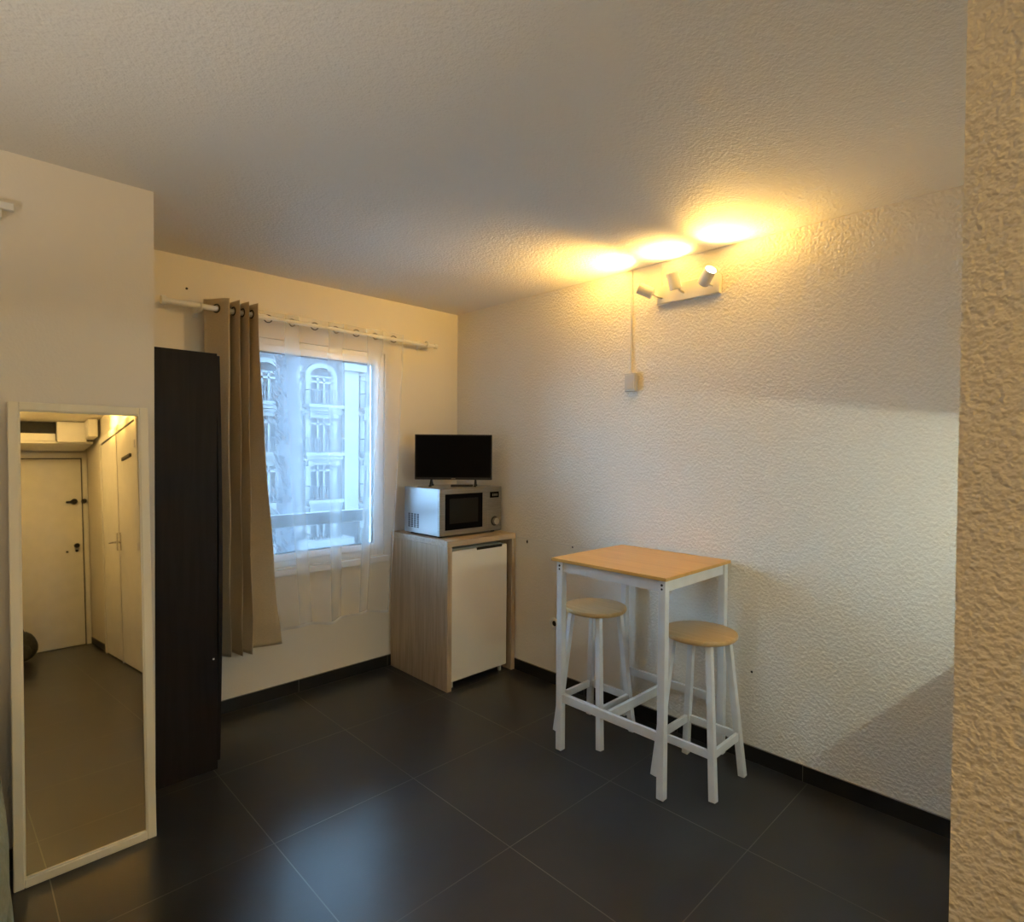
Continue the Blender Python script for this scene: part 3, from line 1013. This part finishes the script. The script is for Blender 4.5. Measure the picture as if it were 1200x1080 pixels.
# ------------------------------------------------------------ stools
def make_stool(label):
    t = thing('bar_stool', label, 'stool', (0, 0, 0), 0, 'white legged stools at the bar table')
    ST = 0.668
    MB().lathe([(0.10, ST - 0.024), (0.155, ST - 0.024), (0.161, ST - 0.017), (0.163, ST - 0.009), (0.160, ST - 0.002), (0.154, ST), (0.05, ST - 0.001), (0.001, ST - 0.001)],
               (0, 0, 0), 48).build('seat', M['beech_seat'], t, smooth=True)
    tp, ft = 0.088, 0.142
    ztop = ST - 0.0245

    def at(sx_, sy_, z):
        k = 1 - z / ztop
        return Vector((sx_ * (tp + (ft - tp) * k), sy_ * (tp + (ft - tp) * k), z))
    for sx_, sy_ in ((-1, -1), (1, -1), (1, 1), (-1, 1)):
        MB().bar(at(sx_, sy_, 0), at(sx_, sy_, ztop), 0.031, 0.031, (0, 1, 0), 0.027, 0.027).build('leg', M['white_wood'], t, bevel=0.003)
    b = MB()
    b.box(-tp - 0.01, tp + 0.01, -0.016, 0.016, ztop - 0.02, ztop)
    b.box(-0.016, 0.016, -tp - 0.01, tp + 0.01, ztop - 0.02, ztop)
    b.build('seat_support', M['white_wood'], t, bevel=0.001)
    zr = 0.185
    for a, c in (((-1, -1), (1, -1)), ((1, -1), (1, 1)), ((1, 1), (-1, 1)), ((-1, 1), (-1, -1))):
        p, q = at(*a, zr), at(*c, zr)
        d = (q - p).normalized() * 0.014
        MB().bar(p + d, q - d, 0.016, 0.036).build('rung', M['white_wood'], t, bevel=0.002)
    return t


s1 = make_stool('beech and white bar stool pushed under the left half of the table, nearer the fridge')
s1.location = (2.447, 1.862, 0)
s2 = copy_tree(s1)
s2['label'] = 'beech and white bar stool beside the right end of the table, farther from the fridge'
s2.location = (2.455, 1.272, 0)

# ------------------------------------------------------------ left edge: armchair and wall rail
ac = thing('armchair', 'pale grey-green upholstered armchair cropped by the left edge beside the mirror', 'armchair', (-0.32, 2.0, 0))
local(blob(-0.32, 2.02, 0.24, 0.43, 0.40, 0.19, 6, 32, 20).build('seat_base', M['sage'], smooth=True), ac)
for s in (-1, 1):
    cx = -0.32 + s * 0.345
    local(blob(cx, 2.02, 0.47, 0.078, 0.40, 0.165, 3.2, 32, 20).build('arm', M['sage'], smooth=True), ac)
local(blob(-0.32, 2.36, 0.60, 0.36, 0.09, 0.33, 4, 32, 20).build('backrest', M['sage'], smooth=True), ac)
local(blob(-0.32, 1.97, 0.47, 0.27, 0.33, 0.08, 5, 32, 20).build('seat_cushion', M['sage'], smooth=True), ac)
for xx in (-0.62, -0.02):
    for yy in (1.72, 2.32):
        local(MB().cyl((xx, yy, 0), (xx, yy, 0.09), 0.014, 0.02).build('leg', M['black_plastic']), ac)

wr = thing('wall_rail', 'short end of a white wall-mounted rail high on the wall at the left edge', 'rail', (-0.2, LY, 2.29))
local(box(-0.75, 0.169, LY - 0.045, LY - 0.02, 2.287, 2.312).build('rail', M['white_metal'], bevel=0.003), wr)
for xx in (-0.6, 0.125):
    local(box(xx - 0.012, xx + 0.012, LY - 0.04, LY - 0.0005, 2.258, 2.287).build('bracket', M['white_metal'], bevel=0.002), wr)

# ------------------------------------------------------------ kitchenette behind the wall end (its strip light throws the band on the right wall)
kb = thing('base_cabinet', 'white kitchen base unit in the recess behind the wall end', 'kitchen cabinet', (2.03, -0.12, 0))
KX0, KX1 = PX + 0.112, RX - 0.002
local(box(KX0, KX1, -0.418, 0.150, 0.0, 0.862).build('cabinet_body', M['white_paint']), kb)
for i in range(3):
    wseg = (KX1 - KX0) / 3
    d = local(box(KX0 + i * wseg + 0.003, KX0 + (i + 1) * wseg - 0.003, 0.150, 0.167, 0.09, 0.855).build('door', M['white_paint'], bevel=0.002), kb)
    hb = MB().bar((KX0 + (i + 0.5) * wseg - 0.06, 0.180, 0.80), (KX0 + (i + 0.5) * wseg + 0.06, 0.180, 0.80), 0.010, 0.010)
    hb.cyl((KX0 + (i + 0.5) * wseg - 0.055, 0.166, 0.80), (KX0 + (i + 0.5) * wseg - 0.055, 0.180, 0.80), 0.004, n=8)
    hb.cyl((KX0 + (i + 0.5) * wseg + 0.055, 0.166, 0.80), (KX0 + (i + 0.5) * wseg + 0.055, 0.180, 0.80), 0.004, n=8)
    h_ = hb.build('handle', M['chrome'])
    h_.parent = d
wt = tag(box(KX0, KX1, -0.418, 0.182, 0.863, 0.90).build('worktop', M['oak_top'], bevel=0.002), 'oak worktop of the kitchenette behind the wall end', 'worktop')
ku = thing('wall_cupboard', 'white kitchen wall cupboard above the worktop behind the wall end', 'kitchen cabinet', (2.03, -0.26, 1.555))
local(box(KX0, KX1, -0.418, -0.118, 1.557, 2.3).build('cabinet_body', M['white_paint']), ku)
for i in range(3):
    wseg = (KX1 - KX0) / 3
    local(box(KX0 + i * wseg + 0.003, KX0 + (i + 1) * wseg - 0.003, -0.118, -0.10, 1.557, 2.298).build('door', M['white_paint'], bevel=0.002), ku)
st = thing('strip_light', 'cool white strip light under the kitchen wall cupboard', 'light', (1.95, -0.373, 1.52))
local(box(1.65, 2.25, -0.390, -0.356, 1.532, 1.557).build('housing', M['white_metal'], bevel=0.002), st)
local(box(1.66, 2.24, -0.386, -0.360, 1.524, 1.532).build('diffuser', M['strip'], bevel=0.002), st)
li = bpy.data.lights.new('strip_source', 'AREA')
li.shape = 'RECTANGLE'
li.size = 0.56
li.size_y = 0.02
li.energy = STRIP_W
li.color = (0.90, 1.0, 0.82)
lo = bpy.data.objects.new('strip_source', li)
C.objects.link(lo)
lo.parent = st
lo.location = (0, 0.0, 0.002)
# faces the room and slightly down
lo.rotation_euler = Vector((0, 1, -0.35)).to_track_quat('-Z', 'X').to_euler()
lo.rotation_euler = Matrix(((1, 0, 0), (0, 0.33, -0.944), (0, 0.944, 0.33))).to_euler()

# ------------------------------------------------------------ outdoors
M['stone'] = mat('pale_stone', (0.07, 0.07, 0.07), 0.8)
vary(M['stone'], (0.060, 0.062, 0.060), (0.078, 0.080, 0.078), nscale=0.8)
M['stone_dim'] = mat('grey_stone', (0.50, 0.50, 0.50), 0.8)
vary(M['stone_dim'], (0.012, 0.0135, 0.016), (0.020, 0.022, 0.025), nscale=0.6)
M['iron'] = mat('balcony_iron', (0.006, 0.008, 0.011), 0.5)
M['facade_glass'] = mat('facade_glass', (0.002, 0.004, 0.006), 0.5, spec=0.2)
M['facade_frame'] = mat('grey_facade_frame', (0.075, 0.076, 0.078), 0.6)
M['bark'] = mat('palm_bark', (0.06, 0.055, 0.05), 0.9)
vary(M['bark'], (0.005, 0.0065, 0.010), (0.016, 0.019, 0.026), nscale=6, bump=0.6, dist=0.03)
M['frond'] = mat('palm_frond', (0.06, 0.12, 0.05), 0.6)
M['street'] = mat('street_paving', (0.30, 0.30, 0.30), 0.9)
vary(M['street'], (0.26, 0.26, 0.26), (0.36, 0.36, 0.36), nscale=0.4)
struct(box(-30, 70, 4.5, 90, -8.2, -8.0).build('ground', M['street']))

FD = 35.0
bd = thing('apartment_building', 'pale ornate apartment block with balconies seen through the window', 'building', (17, FD, -8))
local(box(6, 30, FD, FD + 8, -8.0, 14).build('wall', M['stone_dim']), bd)


def arch_window(x, z0, z1, wdt, arch):
    """white framed french window with a pane and surround, proud of the wall"""
    b = MB()
    y0, y1 = FD - 0.22, FD - 0.02
    b.box(x - wdt / 2 - 0.28, x - wdt / 2, y0, FD, z0, z1)
    b.box(x + wdt / 2, x + wdt / 2 + 0.28, y0, FD, z0, z1)
    if arch:
        n = 12
        for i in range(n):
            a0, a1 = PI * i / n, PI * (i + 1) / n
            r0, r1 = wdt / 2, wdt / 2 + 0.28
            hgt = 0.75
            v = []
            for yy in (y0, FD):
                for aa, rr in ((a0, r0), (a0, r1), (a1, r1), (a1, r0)):
                    v.append(b.bm.verts.new((x + math.cos(aa) * rr, yy, z1 + math.sin(aa) * (rr - wdt / 2 * (1 - hgt)))))
            for f_ in ((0, 1, 2, 3), (4, 7, 6, 5), (0, 4, 5, 1), (1, 5, 6, 2), (2, 6, 7, 3), (3, 7, 4, 0)):
                b.bm.faces.new([v[q] for q in f_])
    else:
        b.box(x - wdt / 2 - 0.35, x + wdt / 2 + 0.35, y0 - 0.15, FD, z1, z1 + 0.28)
        b.box(x - wdt / 2 - 0.5, x + wdt / 2 + 0.5, y0 - 0.3, FD, z1 + 0.28, z1 + 0.42)
    local(b.build('window_surround', M['stone']), bd)
    b = MB()
    y0 = FD - 0.10
    z2 = z1 + (wdt / 2 * 0.72 if arch else 0)
    for xx in (x - wdt / 2 + 0.05, x - 0.21, x + 0.21, x + wdt / 2 - 0.05):
        b.box(xx - 0.065, xx + 0.065, y0, y0 + 0.06, z0, z1)
    b.box(x - wdt / 2, x + wdt / 2, y0, y0 + 0.06, z1 - 0.4, z1 - 0.28)
    if arch:
        b.box(x - wdt / 2, x + wdt / 2, y0, y0 + 0.06, z1 - 0.05, z1 + 0.05)
    fr2 = local(b.build('window', M['facade_frame']), bd)
    pn = box(x - wdt / 2, x + wdt / 2, FD - 0.04, FD - 0.01, z0, z1 + (0.5 if arch else 0)).build('pane', M['facade_glass'])
    pn.parent = fr2


def balcony(x, z, wdt, hgt=0.92):
    b = MB()
    b.box(x - wdt / 2 - 0.1, x + wdt / 2 + 0.1, FD - 0.95, FD, z - 0.2, z)
    b.box(x - wdt / 2 + 0.05, x + wdt / 2 - 0.05, FD - 0.75, FD, z - 0.42, z - 0.2)
    for s in (-1, 1):
        b.box(x + s * wdt * 0.36 - 0.15, x + s * wdt * 0.36 + 0.15, FD - 0.6, FD, z - 0.85, z - 0.42)
    local(b.build('balcony_slab', M['stone']), bd)
    b = MB()
    y = FD - 0.88
    b.box(x - wdt / 2, x + wdt / 2, y - 0.03, y + 0.03, z + hgt - 0.06, z + hgt)
    b.box(x - wdt / 2, x + wdt / 2, y - 0.02, y + 0.02, z + 0.05, z + 0.10)
    n = int(wdt / 0.16)
    for i in range(n + 1):
        xx = x - wdt / 2 + wdt * i / n
        b.box(xx - 0.028, xx + 0.028, y - 0.02, y + 0.02, z, z + hgt)
    for s in (-1, 1):
        b.box(x + s * wdt / 2 - 0.02, x + s * wdt / 2 + 0.02, y, FD, z + hgt - 0.06, z + hgt)
    local(b.build('balcony_railing', M['iron']), bd)


for k, zf in enumerate((4.30, 1.30, -1.68, -4.66)):
    zt = (6.1, 3.45, 0.50, -2.50)[k]
    arch_window(17.05, zf, zt, 1.55, k == 0)
    balcony(17.05, zf, (2.15, 2.5, 2.15, 2.15)[k])
    arch_window(13.55, zf, zt, 1.45, k == 0)
    balcony(13.55, zf, 2.0)
    arch_window(20.6, zf, zt, 1.1, False)
    balcony(20.6, zf, 1.6)
    arch_window(24.2, zf, zt, 1.45, k == 0)
    balcony(24.2, zf, 2.0)
    arch_window(10.1, zf, zt, 1.45, k == 0)
    # moulded string course
    b = MB()
    b.box(6, 30, FD - 0.30, FD, zf - 0.45, zf - 0.28)
    b.box(6, 30, FD - 0.18, FD, zf - 0.7, zf - 0.6)
    local(b.build('string_course', M['stone']), bd)
# quoin piers between the bays
for px_ in (15.35, 11.8, 22.4):
    b = MB()
    for i in range(34):
        b.box(px_ - (0.42 if i % 2 else 0.30), px_ + (0.42 if i % 2 else 0.30), FD - 0.16, FD, -7.5 + i * 0.55, -7.5 + i * 0.55 + 0.47)
    local(b.build('quoin_pier', M['stone']), bd)
b = MB()
b.box(18.5, 19.5, FD - 0.5, FD, -2.7, 13)
b.box(18.3, 19.9, FD - 0.85, FD, 6.6, 7.0)
b.box(18.6, 19.6, FD - 0.6, FD, -3.0, -2.7)
local(b.build('corner_pier', mat('white_render', (0.085, 0.085, 0.080), 0.7)), bd)
b = MB()
b.box(11.5, 18.6, FD - 1.6, FD, -4.75, -4.1)
b.box(19.9, 24, FD - 1.6, FD, -4.75, -3.7)
local(b.build('shop_awning', mat('white_canvas', (0.07, 0.07, 0.07), 0.8)), bd)

# palm trunk close to the window
pt = thing('palm_tree', 'palm tree with a shaggy trunk standing outside the window', 'tree', (4.95, 11.6, -8.0))
b = MB()
rnd = random.Random(11)
rings_pts, rr = [], []
for i in range(60):
    z = -8 + 17.0 * i / 59
    rings_pts.append((4.95 + 0.03 * math.sin(z * 0.7), 11.6, z))
    rr.append(0.205 + 0.012 * (i % 2))
b.tube(rings_pts, rr, 14)
for i in range(900):
    z = -4 + 12.5 * rnd.random()
    a = rnd.uniform(0, 2 * PI)
    c = Vector((4.95 + math.cos(a) * 0.20, 11.6 + math.sin(a) * 0.20, z))
    t_ = c + Vector((math.cos(a + rnd.uniform(-.5, .5)) * rnd.uniform(0.05, 0.13), math.sin(a) * 0.08, rnd.uniform(0.04, 0.16)))
    b.bar(c, t_, 0.07, 0.03, (0, 0, 1), 0.02, 0.01)
local(b.build('trunk', M['bark']), pt)
b = MB()
for i in range(16):
    a = 2 * PI * i / 16 + rnd.uniform(-.2, .2)
    L = rnd.uniform(2.0, 2.8)
    pts = []
    for j in range(9):
        s = j / 8
        pts.append(Vector((4.95 + math.cos(a) * L * s, 11.6 + math.sin(a) * L * s, 8.9 + 1.3 * math.sin(s * 2.4) - 1.6 * s * s)))
    b.tube(pts, [0.035 * (1 - 0.8 * j / 8) for j in range(9)], 5)
    for j in range(1, 8):
        for s in (-1, 1):
            for q in range(3):
                p = pts[j].lerp(pts[j + 1], q / 3)
                side = Vector((-math.sin(a), math.cos(a), 0)) * s
                b.bar(p, p + side * 0.45 + Vector((math.cos(a) * 0.2, math.sin(a) * 0.2, -0.25)), 0.04, 0.006, (0, 0, 1), 0.006, 0.004)
local(b.build('fronds', M['frond']), pt)

# guard rail just outside the window
gr = thing('guard_rail', 'pale horizontal guard rail outside the window', 'railing', (1.66, 3.78, 0.9))
GY = DY + 0.20
local(box(WX0 - 0.12, WX1 + 0.12, GY - 0.02, GY + 0.02, 0.985, 1.068).build('hand_rail', mat('rail_paint', (0.012, 0.015, 0.018), 0.5), bevel=0.006), gr)
for xx in (WX0 - 0.10, WX1 + 0.10):
    local(box(xx - 0.012, xx + 0.012, DY + 0.078, GY - 0.02, 1.01, 1.045).build('bracket', M['iron'], bevel=0.001), gr)

bpy.context.view_layer.update()
